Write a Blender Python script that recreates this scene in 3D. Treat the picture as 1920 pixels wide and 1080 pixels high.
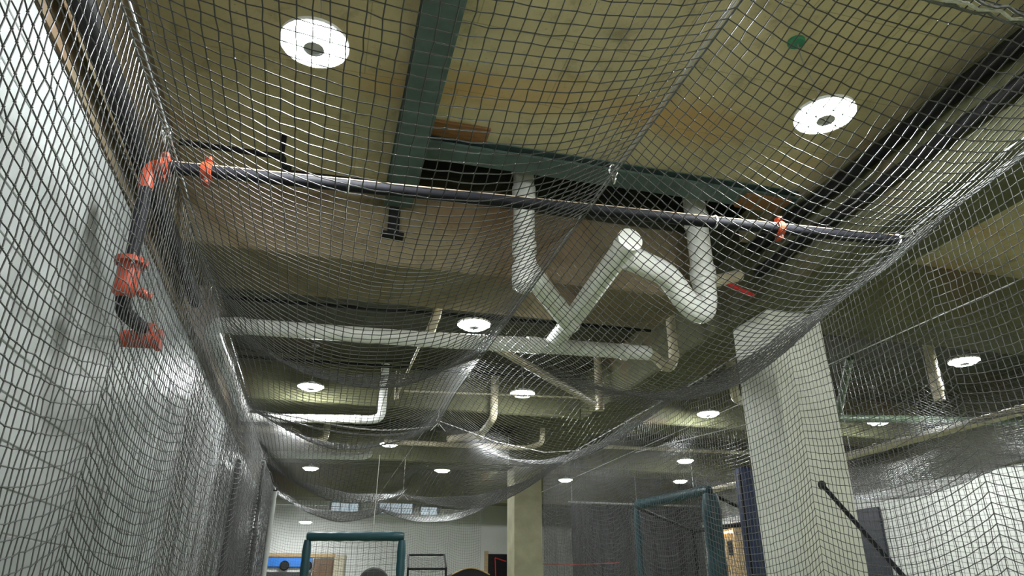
import bpy, math, random
import numpy as np
from mathutils import Vector

random.seed(7)
RNG = np.random.default_rng(7)
scene = bpy.context.scene
for o in list(bpy.data.objects):
    bpy.data.objects.remove(o, do_unlink=True)

# ------------------------------------------------------------------ camera
cam_data = bpy.data.cameras.new('camera')
cam = bpy.data.objects.new('camera', cam_data)
scene.collection.objects.link(cam)
cam_data.sensor_width = 36.0
cam_data.lens = 36.0 * 1302.0 / 1920.0
cam_data.clip_start = 0.02
cam.location = (0.0, 0.0, 1.5)
cam.rotation_euler = (math.radians(90 + 23.90), 0.0, math.radians(-15.05))
scene.camera = cam

# ------------------------------------------------------------------ world, exposure
world = bpy.data.worlds.new('basement_air')
scene.world = world
world.use_nodes = True
world.node_tree.nodes['Background'].inputs[0].default_value = (0.9, 1.0, 0.95, 1)
world.node_tree.nodes['Background'].inputs[1].default_value = 0.0
vs = scene.view_settings
vs.view_transform = 'Standard'
vs.look = 'None'
vs.gamma = 1.0
vs.use_curve_mapping = False
vs.exposure = 0.0
LAMP_STRENGTH = 490.0       # emission of the ring-light lenses

# ------------------------------------------------------------------ helpers
COL = scene.collection


def link(o):
    COL.objects.link(o)
    return o


class MB:
    """collects shapes in world coordinates, becomes one mesh object"""

    def __init__(self):
        self.v = []
        self.f = []

    def add(self, verts, faces):
        b = len(self.v)
        self.v += [tuple(p) for p in verts]
        self.f += [tuple(i + b for i in f) for f in faces]
        return self

    def box(self, x0, x1, y0, y1, z0, z1, bev=0.0):
        if bev <= 0:
            v = [(x, y, z) for z in (z0, z1) for y in (y0, y1) for x in (x0, x1)]
            return self.add(v, [(0, 2, 3, 1), (4, 5, 7, 6), (0, 1, 5, 4), (2, 6, 7, 3), (0, 4, 6, 2), (1, 3, 7, 5)])
        b = bev
        v = []
        for z in (z0, z1):
            for y in (y0, y1):
                for x in (x0, x1):
                    sx = b if x == x0 else -b
                    sy = b if y == y0 else -b
                    sz = b if z == z0 else -b
                    v += [(x, y + sy, z + sz), (x + sx, y, z + sz), (x + sx, y + sy, z)]
        i = lambda ix, iy, iz, a: (iz * 4 + iy * 2 + ix) * 3 + a
        f = []
        f.append((i(0, 0, 0, 0), i(0, 0, 1, 0), i(0, 1, 1, 0), i(0, 1, 0, 0)))
        f.append((i(1, 0, 0, 0), i(1, 1, 0, 0), i(1, 1, 1, 0), i(1, 0, 1, 0)))
        f.append((i(0, 0, 0, 1), i(1, 0, 0, 1), i(1, 0, 1, 1), i(0, 0, 1, 1)))
        f.append((i(0, 1, 0, 1), i(0, 1, 1, 1), i(1, 1, 1, 1), i(1, 1, 0, 1)))
        f.append((i(0, 0, 0, 2), i(0, 1, 0, 2), i(1, 1, 0, 2), i(1, 0, 0, 2)))
        f.append((i(0, 0, 1, 2), i(1, 0, 1, 2), i(1, 1, 1, 2), i(0, 1, 1, 2)))
        for y in (0, 1):
            for z in (0, 1):
                f.append((i(0, y, z, 1), i(0, y, z, 2), i(1, y, z, 2), i(1, y, z, 1)))
        for x in (0, 1):
            for z in (0, 1):
                f.append((i(x, 0, z, 0), i(x, 0, z, 2), i(x, 1, z, 2), i(x, 1, z, 0)))
        for x in (0, 1):
            for y in (0, 1):
                f.append((i(x, y, 0, 0), i(x, y, 0, 1), i(x, y, 1, 1), i(x, y, 1, 0)))
        for x in (0, 1):
            for y in (0, 1):
                for z in (0, 1):
                    f.append((i(x, y, z, 0), i(x, y, z, 1), i(x, y, z, 2)))
        return self.add(v, f)

    def tube(self, pts, r, n=12, cap=True, closed=False):
        P = [Vector(p) for p in pts]
        N = len(P)
        rs = r if isinstance(r, (list, tuple)) else [r] * N
        verts, faces = [], []
        prev = None
        for k in range(N):
            if closed:
                t = (P[(k + 1) % N] - P[k - 1])
            else:
                t = P[min(k + 1, N - 1)] - P[max(k - 1, 0)]
            t.normalize()
            if prev is None:
                ref = Vector((0, 0, 1)) if abs(t.z) < 0.9 else Vector((1, 0, 0))
                a = t.cross(ref).normalized()
            else:
                a = (prev - t * prev.dot(t)).normalized()
            prev = a
            b = t.cross(a)
            for q in range(n):
                an = 2 * math.pi * q / n
                verts.append(P[k] + (a * math.cos(an) + b * math.sin(an)) * rs[k])
        for k in range(N if closed else N - 1):
            k2 = (k + 1) % N
            for q in range(n):
                q2 = (q + 1) % n
                faces.append((k * n + q, k * n + q2, k2 * n + q2, k2 * n + q))
        if cap and not closed:
            faces.append(tuple(range(n - 1, -1, -1)))
            faces.append(tuple((N - 1) * n + q for q in range(n)))
        return self.add(verts, faces)

    def lathe(self, prof, c, n=32, axis='z'):
        """profile of (radius, height), closed around the axis through c"""
        verts, faces = [], []
        for (rr, h) in prof:
            for q in range(n):
                an = 2 * math.pi * q / n
                x, y = rr * math.cos(an), rr * math.sin(an)
                if axis == 'z':
                    verts.append((c[0] + x, c[1] + y, c[2] + h))
                elif axis == 'x':
                    verts.append((c[0] + h, c[1] + x, c[2] + y))
                else:
                    verts.append((c[0] + x, c[1] + h, c[2] + y))
        for k in range(len(prof) - 1):
            for q in range(n):
                q2 = (q + 1) % n
                faces.append((k * n + q, k * n + q2, (k + 1) * n + q2, (k + 1) * n + q))
        return self.add(verts, faces)

    def build(self, name, mat, parent=None, smooth=None):
        me = bpy.data.meshes.new(name)
        off = Vector(parent.matrix_world.translation) if parent is not None else Vector((0, 0, 0))
        if parent is not None:
            off = base_of(parent)
        me.from_pydata([(p[0] - off[0], p[1] - off[1], p[2] - off[2]) for p in self.v], [], self.f)
        me.materials.append(mat)
        me.validate()
        if smooth is not None:
            me.polygons.foreach_set('use_smooth', [True] * len(me.polygons))
            me.set_sharp_from_angle(angle=math.radians(smooth))
        o = bpy.data.objects.new(name, me)
        o.parent = parent
        return link(o)


def base_of(o):
    p = Vector((0, 0, 0))
    while o is not None:
        p += o.location
        o = o.parent
    return p


def thing(name, label, cat, loc=(0, 0, 0), group=None):
    o = bpy.data.objects.new(name, None)
    o.empty_display_size = 0.1
    o.location = loc
    o['label'] = label
    o['category'] = cat
    if group:
        o['group'] = group
    return link(o)


def tag(o, label, cat, group=None, kind=None):
    o['label'] = label
    o['category'] = cat
    if group:
        o['group'] = group
    if kind:
        o['kind'] = kind
    return o


def struct(o, label=None):
    o['kind'] = 'structure'
    if label:
        o['label'] = label
    return o


def smooth_path(pts, rad=0.12, seg=6):
    """polyline with its corners rounded"""
    P = [Vector(p) for p in pts]
    out = [P[0]]
    for k in range(1, len(P) - 1):
        a, b, c = P[k - 1], P[k], P[k + 1]
        d1 = min(rad, (a - b).length * 0.48)
        d2 = min(rad, (c - b).length * 0.48)
        p, q = b + (a - b).normalized() * d1, b + (c - b).normalized() * d2
        for s in range(seg + 1):
            t = s / seg
            out.append(p * (1 - t) ** 2 + b * 2 * t * (1 - t) + q * t * t)
    out.append(P[-1])
    return out


# ------------------------------------------------------------------ materials
def new_mat(name):
    m = bpy.data.materials.new(name)
    m.use_nodes = True
    nt = m.node_tree
    return m, nt, nt.nodes['Principled BSDF']


def mix_rgb(nt, fac, a, b):
    n = nt.nodes.new('ShaderNodeMix')
    n.data_type = 'RGBA'
    for idx, val in ((0, fac), (6, a), (7, b)):
        if hasattr(val, 'is_output'):
            nt.links.new(val, n.inputs[idx])
        else:
            n.inputs[idx].default_value = val if idx == 0 else (*val, 1)
    return n.outputs[2]


def noise(nt, scale, detail=5, rough=0.6, stretch=(1, 1, 1)):
    tc = nt.nodes.new('ShaderNodeTexCoord')
    mp = nt.nodes.new('ShaderNodeMapping')
    mp.inputs['Scale'].default_value = stretch
    nt.links.new(tc.outputs['Object'], mp.inputs[0])
    n = nt.nodes.new('ShaderNodeTexNoise')
    n.inputs['Scale'].default_value = scale
    n.inputs['Detail'].default_value = detail
    n.inputs['Roughness'].default_value = rough
    nt.links.new(mp.outputs[0], n.inputs['Vector'])
    return n.outputs['Fac']


def ramp(nt, fac, lo, hi):
    n = nt.nodes.new('ShaderNodeMapRange')
    n.inputs[1].default_value = lo
    n.inputs[2].default_value = hi
    nt.links.new(fac, n.inputs[0])
    return n.outputs[0]


def bump(nt, bsdf, fac, strength, dist=0.01):
    b = nt.nodes.new('ShaderNodeBump')
    b.inputs['Strength'].default_value = strength
    b.inputs['Distance'].default_value = dist
    nt.links.new(fac, b.inputs['Height'])
    nt.links.new(b.outputs[0], bsdf.inputs['Normal'])


def simple(name, col, rough=0.5, metal=0.0, var=0.15, scale=9.0, bmp=0.0, spec=0.5, stretch=(1, 1, 1)):
    m, nt, b = new_mat(name)
    n = noise(nt, scale, stretch=stretch)
    lo = tuple(c * (1 - var) for c in col)
    hi = tuple(min(1, c * (1 + var)) for c in col)
    nt.links.new(mix_rgb(nt, ramp(nt, n, 0.3, 0.7), lo, hi), b.inputs['Base Color'])
    b.inputs['Roughness'].default_value = rough
    b.inputs['Metallic'].default_value = metal
    b.inputs['Specular IOR Level'].default_value = spec
    if bmp:
        bump(nt, b, noise(nt, scale * 6), bmp)
    return m


def concrete(name, base, dark, stain, rough=0.85, seams=False):
    m, nt, b = new_mat(name)
    n1 = noise(nt, 0.9, 6, 0.62)
    n2 = noise(nt, 5.0, 6, 0.7)
    n3 = noise(nt, 0.55, 3, 0.5, (1, 2.2, 1))
    n4 = noise(nt, 38.0, 3, 0.6)
    c = mix_rgb(nt, ramp(nt, n1, 0.3, 0.7), dark, base)
    c = mix_rgb(nt, ramp(nt, n2, 0.52, 0.8), c, tuple(v * 0.55 for v in dark))
    c = mix_rgb(nt, ramp(nt, n3, 0.56, 0.74), c, stain)
    c = mix_rgb(nt, ramp(nt, n4, 0.66, 0.8), c, tuple(v * 0.4 for v in dark))
    if seams:
        tc = nt.nodes.new('ShaderNodeTexCoord')
        br = nt.nodes.new('ShaderNodeTexBrick')
        br.inputs['Scale'].default_value = 1.0
        br.inputs['Brick Width'].default_value = 1.22
        br.inputs['Row Height'].default_value = 0.61
        br.inputs['Mortar Size'].default_value = 0.004
        br.inputs['Mortar Smooth'].default_value = 0.4
        nt.links.new(tc.outputs['Object'], br.inputs['Vector'])
        c = mix_rgb(nt, ramp(nt, br.outputs['Fac'], 0.0, 1.8), c, tuple(v * 0.45 for v in dark))
    nt.links.new(c, b.inputs['Base Color'])
    b.inputs['Roughness'].default_value = rough
    bump(nt, b, noise(nt, 22.0, 6, 0.7), 0.25, 0.01)
    return m


M = {}
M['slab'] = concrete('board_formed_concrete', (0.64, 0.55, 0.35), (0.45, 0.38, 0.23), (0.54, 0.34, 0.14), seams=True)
M['beam'] = concrete('brown_concrete', (0.26, 0.21, 0.12), (0.17, 0.13, 0.075), (0.24, 0.13, 0.06))
M['trim_brown'] = concrete('dark_brown_concrete', (0.17, 0.13, 0.075), (0.11, 0.085, 0.05), (0.15, 0.085, 0.04))
M['void'] = simple('near_black_concrete', (0.03, 0.03, 0.028), 0.9)  # near-black all over, for the shaft walls and the far cabinet
M['wall'] = simple('white_block_paint', (0.36, 0.38, 0.38), 0.38, var=0.05, scale=3.0, bmp=0.05)
M['joint'] = simple('grey_mortar', (0.45, 0.46, 0.45), 0.8)
M['white_wall'] = simple('white_wall_paint', (0.62, 0.62, 0.60), 0.6, var=0.05, scale=2.0)
M['column'] = simple('cream_column_paint', (0.66, 0.66, 0.59), 0.6, var=0.08, scale=2.5, bmp=0.05)
M['turf'] = simple('green_turf', (0.27, 0.31, 0.16), 0.95, var=0.25, scale=30.0, bmp=0.6)
M['steel'] = simple('teal_steel_paint', (0.065, 0.105, 0.10), 0.55, var=0.2)
M['timber'] = simple('orange_formwork_timber', (0.22, 0.10, 0.035), 0.8, var=0.3, scale=6, stretch=(1, 8, 8))
M['pvc'] = simple('white_pvc', (0.80, 0.80, 0.77), 0.32, var=0.06, scale=4.0)
M['pvc_old'] = simple('yellowed_pvc', (0.52, 0.46, 0.33), 0.4, var=0.15, scale=4.0)
M['pvc_green'] = simple('dull_green_pvc', (0.09, 0.13, 0.08), 0.4, var=0.2, scale=4.0)  # dull green over the whole pipe, slightly mottled
M['black_pipe'] = simple('black_steel_pipe', (0.010, 0.010, 0.014), 0.62, 0.0, var=0.3, spec=0.18)
M['black'] = simple('black_paint', (0.009, 0.009, 0.010), 0.6, var=0.3, spec=0.2)
M['dust'] = simple('tan_pipe_dust', (0.33, 0.25, 0.18), 0.9)
M['orange'] = simple('orange_enamel', (0.40, 0.05, 0.016), 0.45, var=0.25, scale=14)
M['chrome'] = simple('zinc_bolt', (0.75, 0.75, 0.75), 0.25, 1.0)
M['twine'] = simple('black_nylon_twine', (0.038, 0.037, 0.036), 0.42, var=0.2, scale=60.0, spec=0.6)
M['rope'] = simple('pale_rope', (0.55, 0.53, 0.50), 0.6, var=0.2, scale=70.0)
M['edge_rope'] = simple('dark_edge_rope', (0.10, 0.10, 0.10), 0.5, var=0.4, scale=60.0)
M['cable'] = simple('steel_cable', (0.55, 0.55, 0.56), 0.3, 0.8)
M['tie'] = simple('white_cable_tie', (0.82, 0.82, 0.80), 0.35)
M['housing'] = simple('white_lamp_housing', (0.75, 0.75, 0.75), 0.4, var=0.03)
M['lamp_hub'] = simple('grey_lamp_hub', (0.42, 0.42, 0.42), 0.6)
M['shaded_slab'] = concrete('shade_darkened_concrete', (0.055, 0.056, 0.030), (0.032, 0.034, 0.02), (0.06, 0.038, 0.02))  # concrete darkened and greened: the dimness of the far bays is in the colour
M['shaded_beam'] = concrete('shade_darkened_beam_concrete', (0.13, 0.13, 0.062), (0.085, 0.085, 0.043), (0.14, 0.08, 0.036))  # beam colour carries the shade and green bounce of the far bays
M['green'] = simple('green_box_paint', (0.03, 0.22, 0.11), 0.5, var=0.25)
M['teal'] = simple('teal_vinyl', (0.004, 0.042, 0.054), 0.45, var=0.2, scale=7, bmp=0.1)
M['navy'] = simple('navy_vinyl', (0.020, 0.034, 0.095), 0.5, var=0.25, scale=8, bmp=0.1)
M['post'] = simple('pale_grey_post_paint', (0.42, 0.42, 0.41), 0.5, var=0.1)
M['navy_dark'] = simple('dark_navy_vinyl', (0.014, 0.016, 0.030), 0.5, var=0.25)
M['olive_column'] = simple('bare_olive_concrete', (0.27, 0.25, 0.165), 0.85, var=0.2, scale=3.0, bmp=0.2)
M['tube'] = simple('beige_tube_paint', (0.62, 0.55, 0.42), 0.45, var=0.1)
M['curtain'] = simple('black_curtain_cloth', (0.014, 0.014, 0.016), 0.9, var=0.3)
M['foam'] = simple('black_foam', (0.02, 0.02, 0.02), 0.8)
M['wood'] = simple('tan_wood', (0.42, 0.29, 0.15), 0.6, var=0.25, scale=5, stretch=(1, 1, 9))
M['brown_door'] = simple('brown_door_panel', (0.13, 0.07, 0.035), 0.55, var=0.2)
M['beige'] = simple('beige_trim', (0.46, 0.41, 0.31), 0.6)
M['blue'] = simple('bright_blue_panel', (0.01, 0.16, 0.58), 0.4, var=0.1)
M['red'] = simple('red_strap', (0.55, 0.03, 0.03), 0.5)
M['grey_metal'] = simple('grey_galvanised', (0.42, 0.43, 0.44), 0.4, 0.6)


def emitter(name, col, s):
    m, nt, b = new_mat(name)
    b.inputs['Base Color'].default_value = (*col, 1)
    b.inputs['Emission Color'].default_value = (*col, 1)
    b.inputs['Emission Strength'].default_value = s
    return m


M['lens'] = emitter('lit_lens', (0.95, 1.0, 0.985), LAMP_STRENGTH)
m, nt, b = new_mat('window_glass')
b.inputs['Base Color'].default_value = (0.55, 0.66, 0.75, 1)
b.inputs['Roughness'].default_value = 0.1
b.inputs['Emission Color'].default_value = (0.75, 0.88, 1.0, 1)
b.inputs['Emission Strength'].default_value = 0.55
M['pane'] = m
M['warm'] = emitter('warm_strip', (1.0, 0.72, 0.35), 6.0)

# ------------------------------------------------------------------ room shell
XL, XR, YB, YF, ZC = -1.3, 10.0, -5.0, 22.0, 4.58
ZB = 3.92      # underside of the concrete beams

struct(MB().box(XL - 0.3, XR + 0.3, YB - 0.3, YF + 0.3, -0.2, 0.0).build('floor', M['turf']),
       'green turf floor running under all the lanes')
s = MB()
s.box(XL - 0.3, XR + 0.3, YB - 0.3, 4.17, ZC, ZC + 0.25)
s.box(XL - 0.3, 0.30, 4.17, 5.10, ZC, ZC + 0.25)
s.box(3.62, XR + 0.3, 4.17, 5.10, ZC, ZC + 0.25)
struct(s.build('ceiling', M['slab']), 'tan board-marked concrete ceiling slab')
struct(MB().box(XL - 0.3, XR + 0.3, 5.10, YF + 0.3, ZC, ZC + 0.25).build('ceiling', M['shaded_slab']), 'ceiling slab beyond the first cross beam, coloured dark olive for shade')
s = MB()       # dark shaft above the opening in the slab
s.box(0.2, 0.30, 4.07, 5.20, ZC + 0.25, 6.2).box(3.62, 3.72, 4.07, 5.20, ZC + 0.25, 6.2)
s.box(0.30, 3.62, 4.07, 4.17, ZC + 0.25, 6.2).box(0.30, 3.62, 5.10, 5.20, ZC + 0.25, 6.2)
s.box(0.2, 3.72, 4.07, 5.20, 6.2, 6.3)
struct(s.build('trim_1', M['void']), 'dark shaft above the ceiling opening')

# left wall: painted block courses with recessed joints, brown concrete band above
wl = struct(MB().box(XL - 0.3, XL - 0.008, YB, YF, 0, ZC).build('wall_left', M['joint']), 'white painted block wall beside the left net')
CH = 0.1745
k = 0
while k * CH < 3.6:
    MB().box(XL - 0.05, XL, YB, YF, k * CH + 0.003, (k + 1) * CH - 0.003, 0.003).build('block_course', M['wall'], wl)
    k += 1
struct(MB().box(XL - 0.02, XL + 0.012, YB, YF, 21 * CH, ZC).build('trim_2', M['trim_brown']), 'brown concrete band on top of the white block wall')
struct(MB().box(XR, XR + 0.3, YB, YF, 0, ZC).build('wall_right', M['white_wall']), 'pale wall of the far right lane')
struct(MB().box(XR - 0.06, XR + 0.1, YB, YF, 3.30, ZC).build('trim_3', M['shaded_slab']), 'dark concrete band above the pale right wall')
struct(MB().box(XL, XR, YB - 0.3, YB, 0, ZC).build('wall_back', M['white_wall']), 'pale wall behind the lanes')
struct(MB().box(XL, XR, YF, YF + 0.3, 0, ZC).build('wall_front', M['white_wall']), 'white wall at the far end of the lanes')


# concrete beams
def beam(x0, x1, y0, y1, label, z0=ZB, mat='shaded_beam'):
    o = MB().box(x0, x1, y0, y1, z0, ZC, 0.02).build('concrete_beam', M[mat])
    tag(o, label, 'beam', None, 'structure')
    return o


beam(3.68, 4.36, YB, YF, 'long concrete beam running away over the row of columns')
beam(XL, 3.06, 5.06, 5.92, 'brown concrete cross beam just behind the sprinkler pipe', mat='beam')
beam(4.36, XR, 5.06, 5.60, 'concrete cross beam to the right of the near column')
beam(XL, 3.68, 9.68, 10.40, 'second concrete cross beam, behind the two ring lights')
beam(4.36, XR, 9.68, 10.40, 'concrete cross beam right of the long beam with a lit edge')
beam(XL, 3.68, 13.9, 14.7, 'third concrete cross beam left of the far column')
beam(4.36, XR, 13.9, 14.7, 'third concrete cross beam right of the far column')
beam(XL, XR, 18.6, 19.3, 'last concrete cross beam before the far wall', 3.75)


# steel I-beams
def ibeam(p0, p1, w, h, z0, name, label):
    s = MB()
    t = 0.02
    if p0[0] == p1[0]:
        x = p0[0]
        s.box(x - w / 2, x + w / 2, p0[1], p1[1], z0, z0 + t)
        s.box(x - w / 2, x + w / 2, p0[1], p1[1], z0 + h - t, z0 + h)
        s.box(x - t / 2, x + t / 2, p0[1], p1[1], z0 + t, z0 + h - t)
    else:
        y = p0[1]
        s.box(p0[0], p1[0], y - w / 2, y + w / 2, z0, z0 + t)
        s.box(p0[0], p1[0], y - w / 2, y + w / 2, z0 + h - t, z0 + h)
        s.box(p0[0], p1[0], y - t / 2, y + t / 2, z0 + t, z0 + h - t)
    tag(s.build(name, M['steel']), label, 'beam', None, 'structure')


ibeam((0.375, YB), (0.375, 4.98), 0.225, 0.18, 4.40, 'steel_beam', 'teal steel beam running away under the slab between the two big ring lights')
ibeam((0.50, 4.28), (3.60, 4.28), 0.22, 0.09, 4.50, 'steel_beam', 'dark teal steel beam across the edge of the ceiling opening')
tag(MB().box(0.50, 0.92, 4.00, 4.168, 4.555, 4.579, 0.004).build('timber_block', M['timber']), 'orange timber block against the teal beam at the opening', 'timber')
tag(MB().box(3.10, 3.52, 4.18, 4.38, 4.47, 4.498, 0.004).build('timber_block', M['timber']), 'orange timber block at the right end of the cross steel beam', 'timber')


# columns
def column(x0, y0, w, label, mat='column'):
    c = thing('concrete_column', label, 'column', (x0 + w / 2, y0 + w / 2, 0))
    MB().box(x0, x0 + w, y0, y0 + w, 0, ZB, 0.012).build('shaft', M[mat], c)
    MB().box(x0 - 0.012, x0 + w + 0.012, y0 - 0.012, y0 + w + 0.012, 0, 0.12, 0.004).build('plinth', M['grey_metal'], c)


column(3.80, 5.12, 0.575, 'big cream square concrete column behind the right net')
column(3.80, 13.95, 0.575, 'far olive concrete column behind the roof net bellies', 'olive_column')

# ------------------------------------------------------------------ ring lights
def ring_light(x, y, z, label, canopy=False, group='ring lights hung over the lanes', lean=(0, 0), cz=None):
    t = thing('ring_light', label, 'light', (x, y, z), group)
    ro, ri = 0.128, 0.048
    hs = MB().lathe([(0.0005, 0.095), (0.05, 0.095), (0.06, 0.07), (0.120, 0.066), (0.155, 0.056), (0.168, 0.050), (0.168, 0.030), (0.164, 0.030), (0.164, 0.043), (0.0005, 0.043)], (x, y, z), 32)
    hs = hs.build('housing', M['housing'], t, 40)
    ln = MB().lathe([(ri, 0.040), (ri, 0.006), (ri + 0.012, 0.0), (ro - 0.015, 0.0), (ro, 0.010), (ro, 0.038), (ro - 0.006, 0.042), (ri, 0.040)], (x, y, z), 40).build('lens', M['lens'], t, 40)
    MB().lathe([(ri - 0.001, 0.026), (ri - 0.001, -0.001), (ri + 0.004, -0.001)], (x, y, z), 24).build('inner_rim', M['lamp_hub'], ln, 40)
    MB().lathe([(0.0005, 0.010), (ri - 0.002, 0.010), (ri - 0.002, 0.026), (0.0005, 0.026)], (x, y, z), 24).build('hub', M['lamp_hub'], ln, 40)
    top = (x + lean[0], y + lean[1], cz or ZC)
    pts = []
    for q in range(9):
        u = q / 8
        pts.append((x + lean[0] * u + 0.012 * math.sin(u * 7), y + lean[1] * u, z + 0.095 + (top[2] - z - 0.095) * u))
    MB().tube(pts, 0.0045, 6).build('cord', M['grey_metal'], t, 60)
    MB().tube([(x - 0.02, y, z + 0.09), (x - 0.012, y, z + 0.125), (x, y, z + 0.138), (x + 0.012, y, z + 0.125), (x + 0.02, y, z + 0.09)], 0.004, 6).build('hook', M['chrome'], hs, 60)
    MB().lathe([(0.0005, -0.022), (0.045, -0.022), (0.052, -0.015), (0.052, 0.0), (0.0005, 0.0)], top, 20).build('junction_box', M['green'] if canopy else M['grey_metal'], t, 40)


LZ = 3.97
ring_light(-0.255, 2.825, LZ, 'large bright ring light above the net, left of the teal steel beam')
ring_light(2.56, 2.65, LZ, 'large bright ring light hung from a green ceiling box', True, lean=(-0.05, 0.04))
ring_light(1.335, 6.44, LZ, 'ring light beside the white cross drain pipe')
ring_light(-0.25, 9.22, LZ, 'ring light left of centre, in front of the second cross beam')
ring_light(2.52, 8.82, LZ, 'ring light right of the mid seam, in front of the second cross beam')
ring_light(5.53, 9.20, LZ, 'ring light just left of the big cream column')
ring_light(7.11, 6.12, LZ, 'nearest ring light to the right of the big cream column')
ring_light(8.40, 8.98, LZ, 'smaller ring light right of the cream column, above the beige tube')
ring_light(1.13, 12.75, LZ, 'ring light behind the right rim of the left roof net belly')
ring_light(-0.23, 15.8, LZ, 'small ring light seen through the left net belly near the grey bundled net')
ring_light(2.55, 15.35, LZ, 'small ring light in the middle of the right net belly')
ring_light(5.60, 15.95, LZ, 'small ring light just right of the far olive column')
ring_light(7.11, 12.90, LZ, 'upper of the two small ring lights above the teal net frame')
ring_light(8.31, 15.42, LZ, 'lower of the two small ring lights, at the top of the teal net frame')
ring_light(-0.26, 20.2, 3.26, 'farthest ring light, low against the white end wall')

ring_light(1.30, -0.20, LZ, 'ring light straight above the viewpoint, out of the picture')
ring_light(7.11, -0.20, LZ, 'ring light over the next lane beside the viewpoint, out of the picture')
for x, lab in ((-0.25, 'left wall'), (2.56, 'mid seam'), (5.53, 'long beam'), (8.40, 'right wall')):
    ring_light(x, -3.85, LZ, 'ring light of the row behind the viewpoint, nearest the ' + lab)

# ------------------------------------------------------------------ nets
CELL = 0.050


def polytubes(A, r, n):
    """A: (K, N, 3) polylines -> verts, quads"""
    K, N, _ = A.shape
    T = np.gradient(A, axis=1)
    T /= np.linalg.norm(T, axis=2, keepdims=True) + 1e-9
    ref = np.zeros_like(T)
    ref[..., 2] = 1.0
    steep = np.abs(T[..., 2]) > 0.85
    ref[steep] = (1.0, 0.0, 0.0)
    a = np.cross(T, ref)
    a /= np.linalg.norm(a, axis=2, keepdims=True) + 1e-9
    b = np.cross(T, a)
    ang = 2 * np.pi * np.arange(n) / n + 0.4
    V = A[:, :, None, :] + r * (np.cos(ang)[None, None, :, None] * a[:, :, None, :] + np.sin(ang)[None, None, :, None] * b[:, :, None, :])
    idx = np.arange(K * N * n).reshape(K, N, n)
    i2 = np.roll(idx, -1, axis=2)
    Q = np.stack([idx[:, :-1], i2[:, :-1], i2[:, 1:], idx[:, 1:]], axis=-1).reshape(-1, 4)
    return V.reshape(-1, 3), Q


def mesh_np(name, parts, mat, parent):
    off = base_of(parent)
    vs_, loops, counts, base = [], [], [], 0
    for V, F in parts:
        vs_.append(V)
        loops.append((F + base).reshape(-1))
        counts.append(np.full(len(F), F.shape[1]))
        base += len(V)
    V = np.concatenate(vs_) - np.array(off)
    L = np.concatenate(loops).astype(np.int32)
    Cn = np.concatenate(counts).astype(np.int32)
    me = bpy.data.meshes.new(name)
    me.vertices.add(len(V))
    me.vertices.foreach_set('co', V.astype(np.float32).reshape(-1))
    me.loops.add(len(L))
    me.loops.foreach_set('vertex_index', L)
    me.polygons.add(len(Cn))
    st = np.concatenate([[0], np.cumsum(Cn)[:-1]]).astype(np.int32)
    me.polygons.foreach_set('loop_start', st)
    me.polygons.foreach_set('loop_total', Cn)
    me.polygons.foreach_set('use_smooth', np.ones(len(Cn), dtype=bool))
    me.update(calc_edges=True)
    me.materials.append(mat)
    o = bpy.data.objects.new(name, me)
    o.parent = parent
    return link(o)


def netting(P, parent, r=0.0028, knots=True, jitter=0.0018, sides=3, mat=None, skip_edge=False):
    P = P + RNG.normal(0, jitter, P.shape)
    parts = [polytubes(P, r, sides), polytubes(np.transpose(P, (1, 0, 2)), r, sides)]
    if knots:
        C = P.reshape(-1, 3)
        kr = r * 2.0
        O = np.array([(1, 0, 0), (-1, 0, 0), (0, 1, 0), (0, -1, 0), (0, 0, 1), (0, 0, -1)]) * kr
        V = (C[:, None, :] + O[None]).reshape(-1, 3)
        F = np.array([(0, 2, 4), (2, 1, 4), (1, 3, 4), (3, 0, 4), (2, 0, 5), (1, 2, 5), (3, 1, 5), (0, 3, 5)])
        F = (F[None] + (np.arange(len(C)) * 6)[:, None, None]).reshape(-1, 3)
        parts.append((V, F))
    o = mesh_np('netting', parts, mat or M['twine'], parent)
    o['kind'] = 'stuff'
    return o


def lerp(Y, xs, ys):
    """smooth interpolation (cosine eased) through control points"""
    Y = np.asarray(Y, float)
    xs, ys = np.asarray(xs, float), np.asarray(ys, float)
    k = np.clip(np.searchsorted(xs, Y) - 1, 0, len(xs) - 2)
    t = np.clip((Y - xs[k]) / (xs[k + 1] - xs[k]), 0, 1)
    t = t * t * (3 - 2 * t)
    return ys[k] * (1 - t) + ys[k + 1] * t


def scallop(Y, clips, power=1.0):
    """0 at the clips, 1 half way between two clips, with a cusp at each clip"""
    clips = np.asarray(clips, float)
    k = np.clip(np.searchsorted(clips, Y) - 1, 0, len(clips) - 2)
    t = np.clip((Y - clips[k]) / (clips[k + 1] - clips[k]), 0, 1)
    return (4 * t * (1 - t)) ** power


# support lines of the near tunnel
CLIPS_L = [-0.5, 1.30, 3.05, 4.85, 6.65, 8.55, 11.30, 13.1, 14.90, 16.6]
CLIPS_R = [-0.6, 1.15, 2.95, 4.60, 6.40, 8.15, 9.92, 11.7, 13.5, 15.3, 16.8]


def XLe(Y):
    return np.full_like(np.asarray(Y, float), -0.88)


def ZLe(Y):
    return 3.50 - 0.035 * scallop(Y, CLIPS_L)


def XMe(Y):
    return np.full_like(np.asarray(Y, float), 1.31)


def ZMe(Y):
    return lerp(Y, [0, 7.0, 8.3, 10.0, 11.5, 13.5, 15, 16.5], [3.5, 3.5, 3.42, 3.12, 3.0, 3.2, 3.08, 3.3])


def XRe(Y):
    return lerp(Y, [0.0, 2.0, 3.06, 5.0, 7.0, 10.0, 17.0], [2.95, 3.12, 3.33, 3.60, 3.68, 3.72, 3.72])


def ZRe(Y):
    return 3.50 - 0.04 * scallop(Y, CLIPS_R)


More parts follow.
